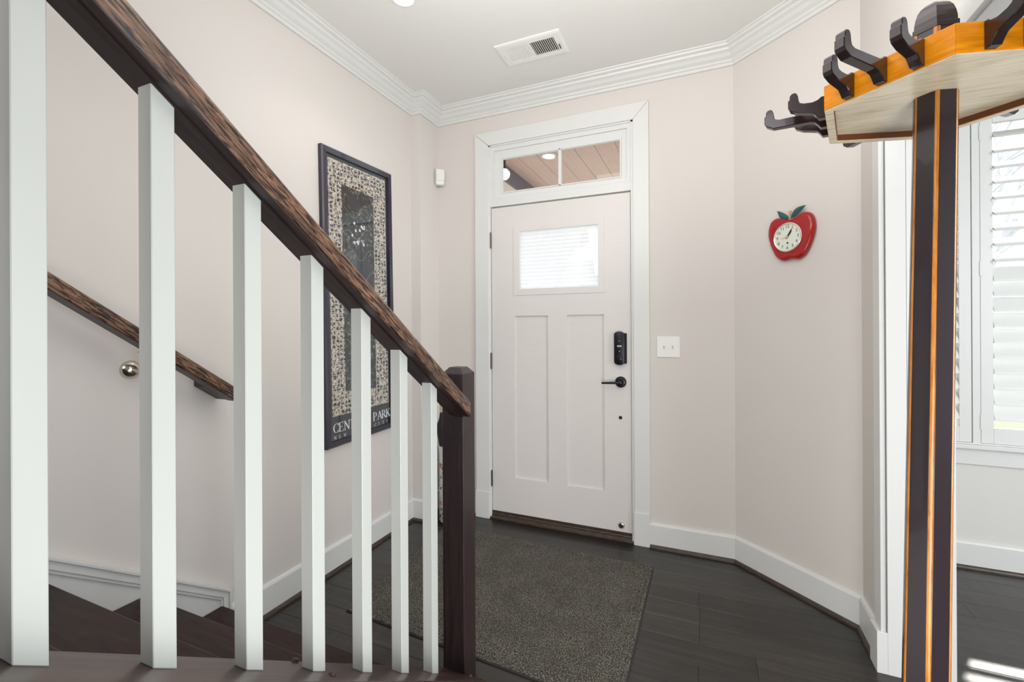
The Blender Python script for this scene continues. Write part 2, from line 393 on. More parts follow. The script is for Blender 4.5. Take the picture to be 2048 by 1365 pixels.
# crown moulding
crown = [(0, 2.678), (.012, 2.678), (.014, 2.692), (.022, 2.697), (.024, 2.706), (.040, 2.716), (.052, 2.730), (.066, 2.738), (.070, 2.748), (.086, 2.753), (.090, 2.762), (.098, 2.764), (.100, ZC), (0, ZC)]
t = sweep('trim_1', [(XL, -2.9), (XL, 2.49), (-1.722, 2.49), (-1.722, YB), (.145, YB), (.6, 2.305), (.6, -2.9)], crown, 'trim_white')
tag(t, kind='structure')
base = [(0, 0), (.016, 0), (.016, .128), (.012, .137), (.004, .140), (0, .140)]
shoe = [(.016, 0), (.030, 0), (.0295, .006), (.026, .013), (.021, .017), (.016, .018)]
pL = [(XL, 1.235), (XL, 2.49), (-1.722, 2.49), (-1.722, YB), (-1.424, YB)]
bl = tag(sweep('baseboard_left', pL, base, 'trim_white'), kind='structure')
sweep('shoe_moulding', pL, shoe, 'shoe_stain', bl)
pR = [(-.300, YB), (.145, YB), (.6, 2.305), (.6, 2.118)]
br = tag(sweep('baseboard_right', pR, base, 'trim_white'), kind='structure')
sweep('shoe_moulding', pR, shoe, 'shoe_stain', br)
pD = [(.797, 3.11), (4.45, 3.11)]
bd = tag(sweep('baseboard_dining', pD, base, 'trim_white'), kind='structure')
sweep('shoe_moulding', pD, shoe, 'shoe_stain', bd)

# cased opening on the right
op = empty('trim_2', (.6, 2.05, 0)); tag(op, kind='structure')
def pbox(name, *a, par=None, **k):
    """box in world coordinates parented to an unrotated empty"""
    o = box(name, *a, **k)
    o.parent = par; o.location = -par.location; return o
pbox('plinth_block', .571, .603, 2.04, 2.118, 0, .150, 'trim_white', par=op, bevel=.0015)
pbox('casing_board', .584, .600, 2.046, 2.112, .150, 2.072, 'trim_white', par=op, bevel=.0015)
pbox('casing_board', .584, .600, -1.2, 2.046, 2.005, 2.072, 'trim_white', par=op, bevel=.0015)
pbox('jamb_board', .603, .661, 2.040, 2.060, 0, 2.005, 'trim_white', par=op, bevel=.001)
pbox('jamb_board', .664, .797, 2.045, 2.060, 0, 2.000, 'trim_white', par=op, bevel=.001)
pbox('head_board', .600, .797, -1.2, 2.045, 2.000, 2.020, 'trim_white', par=op, bevel=.001)
pbox('jamb_board', .600, .797, -1.2, -1.18, 0, 2.0, 'trim_white', par=op, bevel=.001)

# ------------------------------------------------------------------ front door
cas = empty('trim_3', (-.86, 2.70, 0)); tag(cas, kind='structure')
def casing(px):
    pass
def pprism(name, pts, a0, a1, axis, m, par, bevel=0, **k):
    o = MB().prism(pts, a0, a1, axis).done(name, m, par, bevel, **k); o.location = -par.location; return o
y0, y1 = 2.690, 2.710
pprism('casing_board', [(-1.422, .178), (-1.322, .178), (-1.322, 2.478), (-1.422, 2.567)], y0, y1, 'y', 'trim_white', cas, .0012)
pprism('casing_board', [(-.384, .192), (-.296, .192), (-.296, 2.574), (-.384, 2.478)], y0, y1, 'y', 'trim_white', cas, .0012)
pprism('casing_board', [(-1.4215, 2.5685), (-1.3215, 2.4795), (-.3845, 2.4795), (-.2965, 2.5755)], y0, y1, 'y', 'trim_white', cas, .0012)
pbox('plinth_block', -1.425, -1.322, 2.682, 2.71, 0, .178, 'trim_white', par=cas, bevel=.003)
pbox('plinth_block', -.388, -.298, 2.682, 2.71, 0, .192, 'trim_white', par=cas, bevel=.003)
pbox('jamb_board', -1.335, -1.313, 2.700, 2.83, 0, 2.495, 'trim_white', par=cas, bevel=.001)
pbox('jamb_board', -.399, -.371, 2.700, 2.83, 0, 2.495, 'trim_white', par=cas, bevel=.001)
pbox('jamb_board', -1.335, -.371, 2.700, 2.83, 2.470, 2.495, 'trim_white', par=cas, bevel=.001)
pbox('transom_bar', -1.313, -.399, 2.704, 2.83, 2.071, 2.125, 'trim_white', par=cas, bevel=.0015)

door = empty('door_1', (-.86, 2.715, 0)); tag(door, kind='structure')
dx0, dx1, dz0, dz1 = -1.309, -.403, .052, 2.063
o = grid_slab('slab', [dx0, dx1], [dz0, dz1], [(-1.143, -.918, .286, 1.343), (-.792, -.563, .284, 1.344), (-1.117, -.585, 1.508, 1.903)], 2.712, 2.755, 'door_white', door)
o.location = -door.location
mod = o.modifiers.new('bevel', 'BEVEL'); mod.width = .0018; mod.segments = 2; mod.limit_method = 'ANGLE'
for a in ((-1.143, -.918, .286, 1.343), (-.792, -.563, .284, 1.344)):
    pbox('panel', a[0], a[1], 2.723, 2.745, a[2], a[3], 'door_white', par=door)
lf = grid_slab('lite_frame', [-1.150, -.557], [1.478, 1.930], [(-1.110, -.592, 1.515, 1.896)], 2.7085, 2.715, 'door_white', door); lf.location = -door.location
bd_ = grid_slab('glazing_bead', [-1.117, -.585], [1.508, 1.903], [(-1.106, -.596, 1.519, 1.892)], 2.7095, 2.725, 'trim_white', door); bd_.location = -door.location
pbox('glass_pane', -1.117, -.585, 2.724, 2.728, 1.508, 1.903, 'window_glass', par=door)
# pleated shade between the panes
n = 16; zz = [1.510+(1.901-1.510)*k/(2*n) for k in range(2*n+1)]
vs = []; fs = []
for k, z in enumerate(zz):
    yy = 2.738 if k % 2 == 0 else 2.746
    vs += [(-1.115, yy, z), (-.587, yy, z)]
for k in range(2*n): fs.append((2*k, 2*k+1, 2*k+3, 2*k+2))
sh = link('pleated_shade', mesh('pleated_shade', vs, fs), door, 'shade_cloth'); sh.location = -door.location
tag(sh, 'white pleated shade glowing with daylight')
for z in (1.849, 1.047, .266):
    h = MB(); h.box(-1.3205, -1.3085, 2.7085, 2.712, z-.05, z+.05)
    h.tube([(-1.3135, 2.704, z-.051), (-1.3135, 2.704, z+.051)], .0058, 10)
    h.tube([(-1.3135, 2.704, z-.056), (-1.3135, 2.704, z-.051)], .0042, 8); h.tube([(-1.3135, 2.704, z+.051), (-1.3135, 2.704, z+.056)], .0042, 8)
    ho = h.done('hinge', 'hinge_bronze', door, loc=-door.location)
# bottom sweep and sill
MB().prism([(2.700, .006), (2.700, .016), (2.706, .020), (2.706, .030), (2.711, .034), (2.711, .050), (2.80, .050), (2.80, .006)], dx0-.004, dx1+.004, 'x').done('threshold', 'shoe_stain', door, .001, loc=-door.location)
MB().prism([(2.692, 0), (2.692, .010), (2.698, .014), (2.80, .014), (2.80, 0)], -1.322, -.388, 'x').done('door_saddle', 'shoe_stain', door, .001, loc=-door.location)
# smart deadbolt
lk = empty('deadbolt_lock'); lk.parent = door; lk.location = Vector((-.463, 2.712, 1.143))-door.location
def oval_plate(w, h, arch, d0, d1, name, m, par, bev=.002, dx=0):
    pts = []
    for k in range(13):
        a = pi*k/12; pts.append((dx+w/2*cos(a), h/2-arch+arch*sin(a)))
    for k in range(13):
        a = pi+pi*k/12; pts.append((dx+w/2*cos(a), -h/2+arch+arch*sin(a)))
    return MB().prism(pts, d0, d1, 'y').done(name, m, par, bev, smooth=True)
MB().box(-.037, .037, -.010, 0, -.091, .089).done('back_plate', 'bronze_black', lk, .003)
oval_plate(.062, .200, .022, -.028, -.008, 'cover', 'bronze_black', lk, .005, -.004)
MB().box(-.016, .010, -.0288, -.0275, .008, .018).done('badge', 'lock_badge', lk)
MB().lathe([(.019, -.028), (.019, -.036), (.016, -.038), (0, -.038)], 24, (-.003, 0, -.060), 'y').done('thumb_turn', 'bronze_black', lk, smooth=True)
MB().box(-.007, .001, -.050, -.038, -.076, -.044).done('turn_tab', 'bronze_black', lk, .002)
MB().lathe([(.003, -.028), (.003, -.0295), (0, -.0295)], 10, (-.003, 0, -.018), 'y').done('button', 'lock_badge', lk)
MB().lathe([(.003, -.028), (.003, -.0295), (0, -.0295)], 10, (-.003, 0, .043), 'y').done('button', 'lock_badge', lk)
lv = empty('door_lever'); lv.parent = door; lv.location = Vector((-.463, 2.712, .942))-door.location
MB().lathe([(.033, 0), (.033, -.006), (.029, -.011), (.018, -.013), (.013, -.018), (.011, -.030), (.012, -.045), (0, -.048)], 32, (0, 0, 0), 'y').done('rose', 'bronze_black', lv, smooth=True)
MB().tube([(.004, -.040, -.001), (-.03, -.044, -.002), (-.07, -.044, -.004), (-.105, -.042, -.006)], [.0085, .0075, .0065, .006], 10).done('lever_arm', 'bronze_black', lv, smooth=True)
MB().lathe([(.0105, 0), (.0105, -.002), (.004, -.003), (0, -.001)], 20, (-.466, 2.712, .730), 'y').done('viewer_plug', 'rubber_black', door, smooth=True, loc=-door.location)
ds = empty('door_bumper'); ds.parent = door; ds.location = Vector((-.463, 2.712, .092))-door.location
MB().lathe([(.018, 0), (.019, -.004), (.016, -.010), (.011, -.012), (.0085, -.012)], 24, (0, 0, 0), 'y').done('ring', 'nickel', ds, smooth=True)
MB().lathe([(.010, -.010), (.010, -.016), (.006, -.018), (0, -.018)], 20, (0, 0, 0), 'y').done('rubber_tip', 'rubber_black', ds, smooth=True)

# transom window
tw = empty('window_1', (-.845, 2.72, 2.1)); tag(tw, kind='structure')
sf = grid_slab('sash', [-1.313, -.399], [2.125, 2.470], [(-1.240, -.455, 2.158, 2.392)], 2.718, 2.76, 'trim_white', tw); sf.location = -tw.location
mod = sf.modifiers.new('bevel', 'BEVEL'); mod.width = .003; mod.segments = 2; mod.limit_method = 'ANGLE'
st = grid_slab('sash_stop', [-1.313, -.399], [2.110, 2.470], [(-1.288, -.420, 2.126, 2.442)], 2.708, 2.720, 'trim_white', tw); st.location = -tw.location
bead = grid_slab('glazing_bead', [-1.240, -.455], [2.158, 2.392], [(-1.232, -.463, 2.165, 2.385)], 2.716, 2.735, 'trim_white', tw); bead.location = -tw.location
pbox('muntin', -.845, -.827, 2.716, 2.748, 2.158, 2.392, 'trim_white', par=tw, bevel=.002)
pbox('glass_pane', -1.240, -.845, 2.738, 2.742, 2.158, 2.392, 'window_glass', par=tw)
pbox('glass_pane', -.827, -.455, 2.738, 2.742, 2.158, 2.392, 'window_glass', par=tw)

# ------------------------------------------------------------------ staircase
SL = .719
def zc(Y): return .474 - SL*(Y-.8)          # top of the sloping cap
def zu(Y): return 1.378 - SL*(Y-.8)         # underside of the rail
st_ = empty('staircase', (-1.3, 1.19, 0))
tag(st_, 'dark stained wooden stairs rising to the left between wall and balusters', 'staircase')
def sp(name, pts, a0, a1, axis, m, bevel=0, par=None, **k):
    par = par or st_
    return MB().prism(pts, a0, a1, axis).done(name, m, par, bevel, loc=-st_.location, **k)
for k in range(9):
    z = .167+.187*k; yn = 1.193-.2645*k
    o = MB().box(-1.775, -.846, yn-.2945, yn, z-.030, z).done('tread', 'tread_stain', st_, .004, loc=-st_.location)
    zb = max(z-.187, 0)
    MB().box(-1.775, -.846, yn-.040, yn-.022, zb, z-.030).done('riser', 'tread_stain', st_, loc=-st_.location)
# closed stringer wall with sloping cap
ye = 1.405
sp('stringer', [(-1.2, 0), (ye-.02, 0), (ye-.02, zc(ye-.02)-.023), (-1.2, zc(-1.2)-.023)], -.845, -.735, 'x', 'trim_white')
cp = sp('stringer_cap', [(-1.2, zc(-1.2)-.024), (ye, zc(ye)-.024), (ye+.004, zc(ye)-.004), (ye, zc(ye)), (-1.2, zc(-1.2))], -.862, -.7085, 'x', 'cap_stain', .002)
nrm = Vector((0, SL, 1)).normalized()
ang = -math.atan(SL)
for (px, py, lab) in ((-.856, .741, 0), (-.756, .752, 0), (-.753, 1.372, 0)):
    MB().lathe([(.0085, 0), (.0085, .002), (.0065, .0055), (.003, .007), (0, .0072)], 14).done('wood_plug', 'cap_stain', st_, smooth=True,
        loc=Vector((px, py, zc(py)))-st_.location, rot=(ang, 0, 0))
# skirt board on the wall with its moulded cap
def skz(Y): return .596-.713*(Y-.692)
def skp(off, y_end): return [(-1.2, skz(-1.2)-off), (y_end, skz(y_end)-off), (y_end, 0), (-1.2, 0)]
sk = sp('skirt_board', [(-1.2, skz(-1.2)-.003), (1.222, skz(1.222)-.003), (1.222, 0.0), (.9, 0), (-1.2, .9)], XL, XL+.017, 'x', 'trim_white')
def strip(o0, o1, t0, e0, e1):
    # a strip following the sloping top edge and turning down the end
    pts = [(-1.2, skz(-1.2)-o0), (e0, skz(e0)-o0), (e0, .140), (e1, .140), (e1, skz(e1)-o1), (-1.2, skz(-1.2)-o1)]
    return MB().prism(pts, XL+.002, XL+t0, 'x').done('cap_moulding', 'trim_white', sk, .0015)
strip(0, .012, .036, 1.224, 1.214); strip(.012, .040, .029, 1.214, 1.194); strip(.040, .052, .024, 1.194, 1.186)

rl = empty('stair_railing', (-.8, 1.42, 0))
tag(rl, 'balustrade of square white balusters with dark oak rail and square newel', 'railing')
for i in range(-4, 7):
    Y = .417+.1527*(i-1); Y2 = Y+.034; X2 = -.780; X1 = -.814
    b = MB(); b.prism([(Y, zc(Y)), (Y2, zc(Y2)), (Y2, zu(Y2)), (Y, zu(Y))], X1, X2, 'x')
    o = b.done('baluster', 'baluster_white', rl, .0012, 1, loc=-rl.location)
# rail: local x runs down the slope
L = 3.0; top0 = Vector((-.7925, 1.381, zu(1.381)))
rot = (0, math.atan(SL), radians(90))
def slopebox(prof, x0, x1, name, m, par, bev, origin, rl_loc, vertical_end=True, seg=3):
    # prof: (y_local, z_local) ; sheared ends so that the cut is plumb
    b = MB(); tn = SL
    rings = []
    for x in (x0, x1):
        rings.append([(x + (-(z)*tn if vertical_end else 0), y, z) for y, z in prof])
    b.loft(rings)
    return b.done(name, m, par, bev, seg, smooth=True, angle=.7, loc=origin-rl_loc, rot=rot)
th = .0455
rr = [(-.0425, .004), (-.0385, 0), (.0385, 0), (.0425, .004), (.0425, th-.008), (.036, th), (-.036, th), (-.0425, th-.008)]
hr = slopebox(rr, -L, 0, 'handrail', 'rail_oak', rl, .0022, top0, rl.location)
fl = slopebox([(-.019, -.0045), (.019, -.0045), (.019, .001), (-.019, .001)], -L, -.002, 'fillet', 'rail_dark', rl, 0, top0+Vector((-.0045, 0, 0)), rl.location)
un = slopebox([(-.040, -.0012), (.040, -.0012), (.040, .0006), (-.040, .0006)], -L, -.001, 'underside_strip', 'rail_dark', rl, 0, top0, rl.location)
nw = MB(); c = .086
nx0, nx1, ny0, ny1 = -.866, -.780, 1.380, 1.466
def sq(i, z): return [(nx0+i, ny0+i, z), (nx1-i, ny0+i, z), (nx1-i, ny1-i, z), (nx0+i, ny1-i, z)]
nw.loft([sq(0, 0), sq(0, 1.106), sq(.019, 1.128)])
nw.done('newel_post', 'newel_stain', rl, .0022, loc=-rl.location)

# wall handrail
wh = empty('wall_handrail', (-1.70, 1.18, 1.0))
tag(wh, 'short dark oak handrail fixed to the wall behind the balusters', 'handrail')
e0 = Vector((-1.70, 1.186, .990))
rr2 = [(-.027, .004), (-.023, 0), (.023, 0), (.027, .004), (.027, .034), (.021, .042), (-.021, .042), (-.027, .034)]
slopebox(rr2, -2.6, 0, 'rail', 'rail_oak', wh, .002, e0, wh.location)
slopebox([(-.024, -.002), (.024, -.002), (.024, .001), (-.024, .001)], -2.6, -.002, 'underside_strip', 'rail_dark', wh, 0, e0, wh.location)
o = MB().prism([(1.186, .990), (1.186, 1.038), (1.10, 1.100), (1.10, 1.052)], XL, -1.725, 'x').done('wall_return', 'rail_dark', wh, .002, loc=-wh.location)
for yb in (.893, -.35):
    zr = .990+SL*(1.186-yb)
    bk = empty('bracket'); bk.parent = wh; bk.location = Vector((XL, yb, 1.133-.0+SL*(.893-yb)))-wh.location
    MB().lathe([(.031, 0), (.031, .004), (.026, .013), (.016, .021), (.008, .024), (0, .0245)], 28, (0, 0, 0), 'x').done('rosette', 'nickel', bk, smooth=True)
    MB().tube([(.018, 0, 0), (.05, .0, -.004), (.080, .004, .012), (.094, .006, .040), (.094, .006, zr-(1.133+SL*(.893-yb))-.004)], .007, 10).done('arm', 'nickel', bk, smooth=True)
    MB().box(.080, .108, -.020, .032, zr-(1.133+SL*(.893-yb))-.008, zr-(1.133+SL*(.893-yb))-.004).done('saddle', 'nickel', bk, .001)

# ------------------------------------------------------------------ glyphs (serif strokes)
def seg(x0, y0, x1, y1, w, vertical_cut=False):
    d = Vector((x1-x0, y1-y0)); n = Vector((-d.y, d.x)).normalized()*w/2
    return [(x0+n.x, y0+n.y), (x0-n.x, y0-n.y), (x1-n.x, y1-n.y), (x1+n.x, y1+n.y)]
def arcs(cx, cy, rx, ry, a0, a1, wt, wn, n=14):
    q = []
    for k in range(n):
        A = [radians(a0+(a1-a0)*(k+j)/n) for j in (0, 1)]; P = []
        for a in A:
            w = wn+(wt-wn)*abs(cos(a)); P.append(((cx+(rx+w/2)*cos(a), cy+(ry+w/4)*sin(a)), (cx+(rx-w/2)*cos(a), cy+(ry-w/4)*sin(a))))
        q.append([P[0][0], P[0][1], P[1][1], P[1][0]])
    return q
T, H_ = .16, .085
def sf_(x, y, w=.26): return seg(x-w/2, y, x+w/2, y, .045)
G = {
 'C': arcs(.45, .5, .36, .47, 42, 318, T, .05)+[seg(.74, .99, .74, .68, .05), seg(.74, .01, .74, .32, .04)],
 'E': [seg(.16, 0, .16, 1, T), seg(.02, .98, .62, .98, .05), seg(.02, .02, .66, .02, .05), seg(.16, .52, .48, .52, .05), seg(.62, 1, .62, .78, .05), seg(.66, 0, .66, .24, .05), seg(.48, .42, .48, .62, .04)],
 'N': [seg(.14, 0, .14, 1, H_), seg(.74, 0, .74, 1, H_), seg(.12, .98, .74, .02, T), sf_(.12, .98), sf_(.14, .02), sf_(.74, .98)],
 'T': [seg(.4, 0, .4, 1, T), seg(.05, .98, .75, .98, .05), sf_(.4, .02, .32), seg(.05, 1, .05, .76, .045), seg(.75, 1, .75, .76, .045)],
 'R': [seg(.16, 0, .16, 1, T), sf_(.16, .02, .3), seg(.04, .98, .4, .98, .05), seg(.16, .49, .4, .49, .05), seg(.38, .49, .74, .02, T), seg(.68, .02, .84, .02, .045)]+arcs(.38, .735, .18, .235, -90, 90, T, .05),
 'A': [seg(.08, .02, .42, 1, H_), seg(.40, 1, .74, .02, T), seg(.2, .36, .6, .36, .045), sf_(.09, .02, .24), sf_(.74, .02, .26)],
 'L': [seg(.16, 0, .16, 1, T), sf_(.16, .98, .3), seg(.02, .02, .62, .02, .05), seg(.62, 0, .62, .26, .05)],
 'P': [seg(.16, 0, .16, 1, T), sf_(.16, .02, .3), seg(.04, .98, .4, .98, .05), seg(.16, .45, .4, .45, .05)]+arcs(.38, .715, .2, .255, -90, 90, T, .05),
 'K': [seg(.16, 0, .16, 1, T), sf_(.16, .02, .3), sf_(.16, .98, .3), seg(.2, .42, .68, .98, H_), seg(.32, .58, .74, .02, T), sf_(.68, .98, .24), sf_(.76, .02, .22)],
 'W': [seg(.06, 1, .28, 0, .11), seg(.28, 0, .48, .9, .05), seg(.48, .9, .68, 0, .11), seg(.68, 0, .88, 1, .05), sf_(.06, .98, .2), sf_(.88, .98, .2)],
 'Y': [seg(.4, 0, .4, .5, T), seg(.08, .98, .4, .46, T), seg(.72, .98, .4, .46, H_), sf_(.4, .02), sf_(.08, .98), sf_(.72, .98)],
 'O': arcs(.45, .5, .36, .47, 0, 360, T, .05, 22),
 'I': [seg(.2, 0, .2, 1, T), sf_(.2, .98), sf_(.2, .02)],
}
def text_mesh(word, h0, v0, pitch, height, xo):
    """letters in the picture plane: h runs along +y, v along +z, standing at local x = xo"""
    V = []; Fc = []
    for k, ch in enumerate(word):
        if ch not in G: continue
        for qd in G[ch]:
            i = len(V)
            for (a, b) in qd: V.append((xo, h0+pitch*k+a*height, v0+b*height))
            Fc.append((i, i+1, i+2, i+3))
    return V, Fc

# ------------------------------------------------------------------ framed poster on the left wall
pic = empty('framed_poster', (XL, 1.995, 1.431), (radians(1.15), 0, 0))
tag(pic, 'tall black framed park map poster hanging slightly crooked on the left wall', 'picture')
hw, hh = .2755, .7775
def frame_side(pts, nm='frame'):
    return pts
fb = MB(); fwid = .030
o_, i_ = [(-hw, -hh), (hw, -hh), (hw, hh), (-hw, hh)], [(-hw+fwid, -hh+fwid), (hw-fwid, -hh+fwid), (hw-fwid, hh-fwid), (-hw+fwid, hh-fwid)]
mid = [(-hw+.008, -hh+.008), (hw-.008, -hh+.008), (hw-.008, hh-.008), (-hw+.008, hh-.008)]
rings = [[(.002, *p) for p in o_], [(.022, *p) for p in o_], [(.028, *p) for p in mid], [(.024, *p) for p in i_], [(.010, *p) for p in i_], [(.002, *p) for p in i_]]
for a, b in zip(rings, rings[1:]):
    for k in range(4):
        vs = [fb.b.verts.new(p) for p in (a[k], a[(k+1) % 4], b[(k+1) % 4], b[k])]; fb.b.faces.new(vs)
bmesh.ops.remove_doubles(fb.b, verts=fb.b.verts, dist=1e-5)
fb.done('frame', 'picture_frame', pic)
box('print', .004, .0085, -hw+fwid-.002, hw-fwid+.002, -hh+fwid-.002, hh-fwid+.002, 'poster_black', pic)
prn = [c for c in pic.children if c.name.startswith('print')][0]
def flat(name, x, poly, m, par):
    return link(name, mesh(name, [(x, a, b) for a, b in poly], [tuple(range(len(poly)))]), par, m)
flat('map_area', .0088, [(-.222, -.621), (.230, -.621), (.230, .729), (-.222, .729)], 'map_blocks', prn)
flat('map_park', .0090, [(-.125, -.50), (.120, -.515), (.124, .60), (-.128, .615)], 'map_park', prn)
def blob(cx, cy, rx, ry, seed, n=26):
    R = random.Random(seed); ph = [R.random()*6 for _ in range(3)]
    return [(cx+rx*cos(a)*(1+.13*sin(2*a+ph[0])+.08*sin(5*a+ph[1])), cy+ry*sin(a)*(1+.12*sin(3*a+ph[2]))) for a in [2*pi*k/n for k in range(n)]]
flat('map_water', .0092, blob(.03, .14, .07, .12, 3), 'map_water', prn)
flat('map_water', .0092, blob(-.02, -.22, .05, .055, 5), 'map_water', prn)
flat('map_water', .0092, blob(-.04, .53, .045, .04, 9), 'map_water', prn)
R_ = random.Random(4)
for k in range(18):
    flat('map_clearing', .0093, blob(-.06+R_.random()*.11, .30+R_.random()*.13, .007, .009, k, 8), 'poster_ink', prn)
for k in range(9):
    V = []; Fc = []
    x0 = -.11; y0 = -.48+k*.118; pts = [(x0+.027*j, y0+.03*sin(j*1.1+k)+.004*j) for j in range(9)]
    for a, b in zip(pts, pts[1:]):
        q = seg(a[0], a[1], b[0], b[1], .0022); i = len(V); V += [(.00925, u, v) for u, v in q]; Fc.append((i, i+1, i+2, i+3))
    link('map_path', mesh('map_path', V, Fc), prn, 'map_path', None)
for word, h0, v0, pitch, size in (('CENTRAL PARK', -.219, -.708, .0382, .050), ('NEW YORK CITY', -.214, -.742, .0348, .019)):
    for k, ch in enumerate(word):
        if ch == ' ': continue
        V, Fc = text_mesh(ch, h0+pitch*k, v0, pitch, size, .0090)
        link('letter', mesh('letter', V, Fc), prn, 'poster_ink')
box('glass_pane', .0110, .0125, -hw+fwid-.001, hw-fwid+.001, -hh+fwid-.001, hh-fwid+.001, 'picture_glass', pic)

# ------------------------------------------------------------------ small wall things
# light switch
sw = empty('light_switch', (-.1945, 2.71, 1.1535)); tag(sw, 'white double toggle switch plate on the wall right of the front door', 'light switch')
MB().box(-.062, .062, -.0055, 0, -.0595, .0595).done('plate', 'switch_white', sw, .0025)
for dx in (-.023, .023):
    tg = MB().box(dx-.0055, dx+.0055, -.0075, -.005, -.013, .013).done('toggle_slot', 'trim_white', sw, .0008)
    b = MB(); b.loft([[(dx-.004, -.006, -.006), (dx+.004, -.006, -.006), (dx+.004, -.006, .005), (dx-.004, -.006, .005)], [(dx-.0032, -.019, .006), (dx+.0032, -.019, .006), (dx+.0032, -.019, .013), (dx-.0032, -.019, .013)]])
    b.done('toggle', 'switch_white', sw, .0008)
    for dz in (-.030, .030):
        MB().lathe([(.003, -.0050), (.003, -.0062), (0, -.0065)], 10, (dx, 0, dz), 'y').done('screw', 'switch_white', sw)
# motion sensor in the corner
ms = empty('motion_sensor', (-1.722, 2.71, 2.312), (0, 0, radians(45))); tag(ms, 'small white motion sensor mounted high in the corner left of the front door', 'motion sensor')
b = MB()
def rndrect(w, d, z, r=.012, y0=0):
    pts = [(-w/2, y0), (w/2, y0)]
    for k in range(7):
        a = pi/2*k/6; pts.append((w/2-r+r*cos(a), y0-d+r-r*sin(a)))
    for k in range(7):
        a = pi/2+pi/2*k/6; pts.append((-w/2+r+r*cos(a), y0-d+r-r*sin(a)))
    return [(x, yy, z) for x, yy in pts]
b.loft([rndrect(.046, .020, -.056, y0=-.034), rndrect(.060, .034, -.050, y0=-.030), rndrect(.063, .042, .010, y0=-.030), rndrect(.063, .040, .050, y0=-.030), rndrect(.055, .032, .057, y0=-.030)])
b.done('housing', 'sensor_white', ms, .002, smooth=True, angle=.9)
MB().box(-.026, .026, -.0735, -.066, -.028, .020).done('lens_window', 'sensor_white', ms, .003)
MB().box(-.022, .022, -.034, -.022, -.04, .04).done('mounting_bracket', 'sensor_white', ms)

# recessed ceiling light
cl = empty('ceiling_light', (-1.254, 1.688, ZC)); tag(cl, 'small round recessed downlight glowing in the white ceiling', 'ceiling light')
MB().lathe([(.044, .0), (.060, .0), (.060, -.003), (.048, -.005), (.044, -.002)], 40).done('trim_ring', 'ceiling_paint', cl, smooth=True)
MB().lathe([(.0445, -.002), (.030, -.0045), (0, -.005)], 40).done('lens', 'lamp_glow', cl, smooth=True)
lamp('downlight', 'SPOT', (-1.254, 1.688, ZC-.02), 6, (1, .95, .88), .04, look=(-1.25, 1.69, 0))

# ceiling vent
vt = empty('ceiling_vent', (-.850, 2.272, ZC)); tag(vt, 'white rectangular louvred air register set in the ceiling before the door', 'vent')
vx, vy = .180, .100
hx, hy = .138, .060
b = MB()
R0 = [(-vx, -vy, -.0), (vx, -vy, 0), (vx, vy, 0), (-vx, vy, 0)]
R1 = [(-vx, -vy, -.006), (vx, -vy, -.006), (vx, vy, -.006), (-vx, vy, -.006)]
R2 = [(-vx+.012, -vy+.012, -.009), (vx-.012, -vy+.012, -.009), (vx-.012, vy-.012, -.009), (-vx+.012, vy-.012, -.009)]
R3 = [(-hx, -hy, -.009), (hx, -hy, -.009), (hx, hy, -.009), (-hx, hy, -.009)]
R4 = [(-hx, -hy, -.001), (hx, -hy, -.001), (hx, hy, -.001), (-hx, hy, -.001)]
b.loft([R0, R1, R2, R3, R4], cap=False); b.done('face_plate', 'vent_white', vt)
box('duct', -hx, hx, -hy, hy, -.0012, -.0004, 'duct_dark', vt)
box('centre_bar', -.006, .006, -hy, hy, -.0095, -.001, 'vent_white', vt)
for k in range(24):
    left = k < 12
    x = (-hx+.006+k*.0107) if left else (.011+(k-12)*.0107)
    dx = .0045
    if left: pts = [(x+dx*1.1, -.0015), (x-dx*1.1, -.009), (x-dx*1.1-.0008, -.0084), (x+dx*1.1-.0008, -.0010)]
    else: pts = [(x-dx*.55, -.0015), (x+dx*.55, -.0092), (x+dx*.55+.0026, -.0092), (x-dx*.55+.0026, -.0015)]
    MB().prism(pts, -hy, hy, 'y').done('slat', 'vent_white', vt)
for dx in (-.158, .158):
    MB().lathe([(.0035, -.009), (.003, -.0105), (0, -.011)], 10, (dx, 0, 0)).done('screw', 'nickel', vt)
box('damper_lever', .148, .151, .005, .045, -.014, -.008, 'rubber_black', vt)

# ------------------------------------------------------------------ apple clock
Aw = Vector((.145, 2.71, 0)); uw = Vector((.747, -.665, 0)).normalized()
ck = empty('apple_clock'); s0 = .3215
ck.location = Aw+uw*s0+Vector((0, 0, 1.691)); ck.rotation_euler = (0, 0, math.atan2(uw.y, uw.x))
tag(ck, 'red apple shaped wall clock with round white dial and two green leaves', 'clock')
# local: x right along wall, -y towards the room, z up
def bez(pts, n=8):
    out = []
    m_ = len(pts)
    for i in range(m_):
        p0, p1, p2, p3 = [Vector(pts[(i+j-1) % m_]) for j in range(4)]
        for k in range(n):
            t_ = k/n
            out.append(.5*((2*p1)+(-p0+p2)*t_+(2*p0-5*p1+4*p2-p3)*t_*t_+(-p0+3*p1-3*p2+p3)*t_**3))
    return out
ap = [(0, .083), (.030, .093), (.066, .104), (.096, .090), (.110, .050), (.108, .005), (.092, -.045), (.068, -.089), (.040, -.108), (.014, -.1065), (0, -.105), (-.014, -.1065), (-.040, -.108), (-.068, -.089), (-.092, -.045), (-.108, .005), (-.110, .050), (-.096, .090), (-.066, .104), (-.030, .093)]
out = bez(ap, 4)
def off(sc, y): return [(p.x*sc, y, p.y*sc) for p in out]
b = MB(); b.loft([off(.97, 0), off(1.0, -.006), off(1.0, -.016), off(.975, -.024), off(.93, -.029), off(.86, -.031), off(.72, -.032)])
b.done('body', 'apple_red', ck, smooth=True, angle=1.2)
dc = Vector((-.005, 0, -.001)); rd = .067
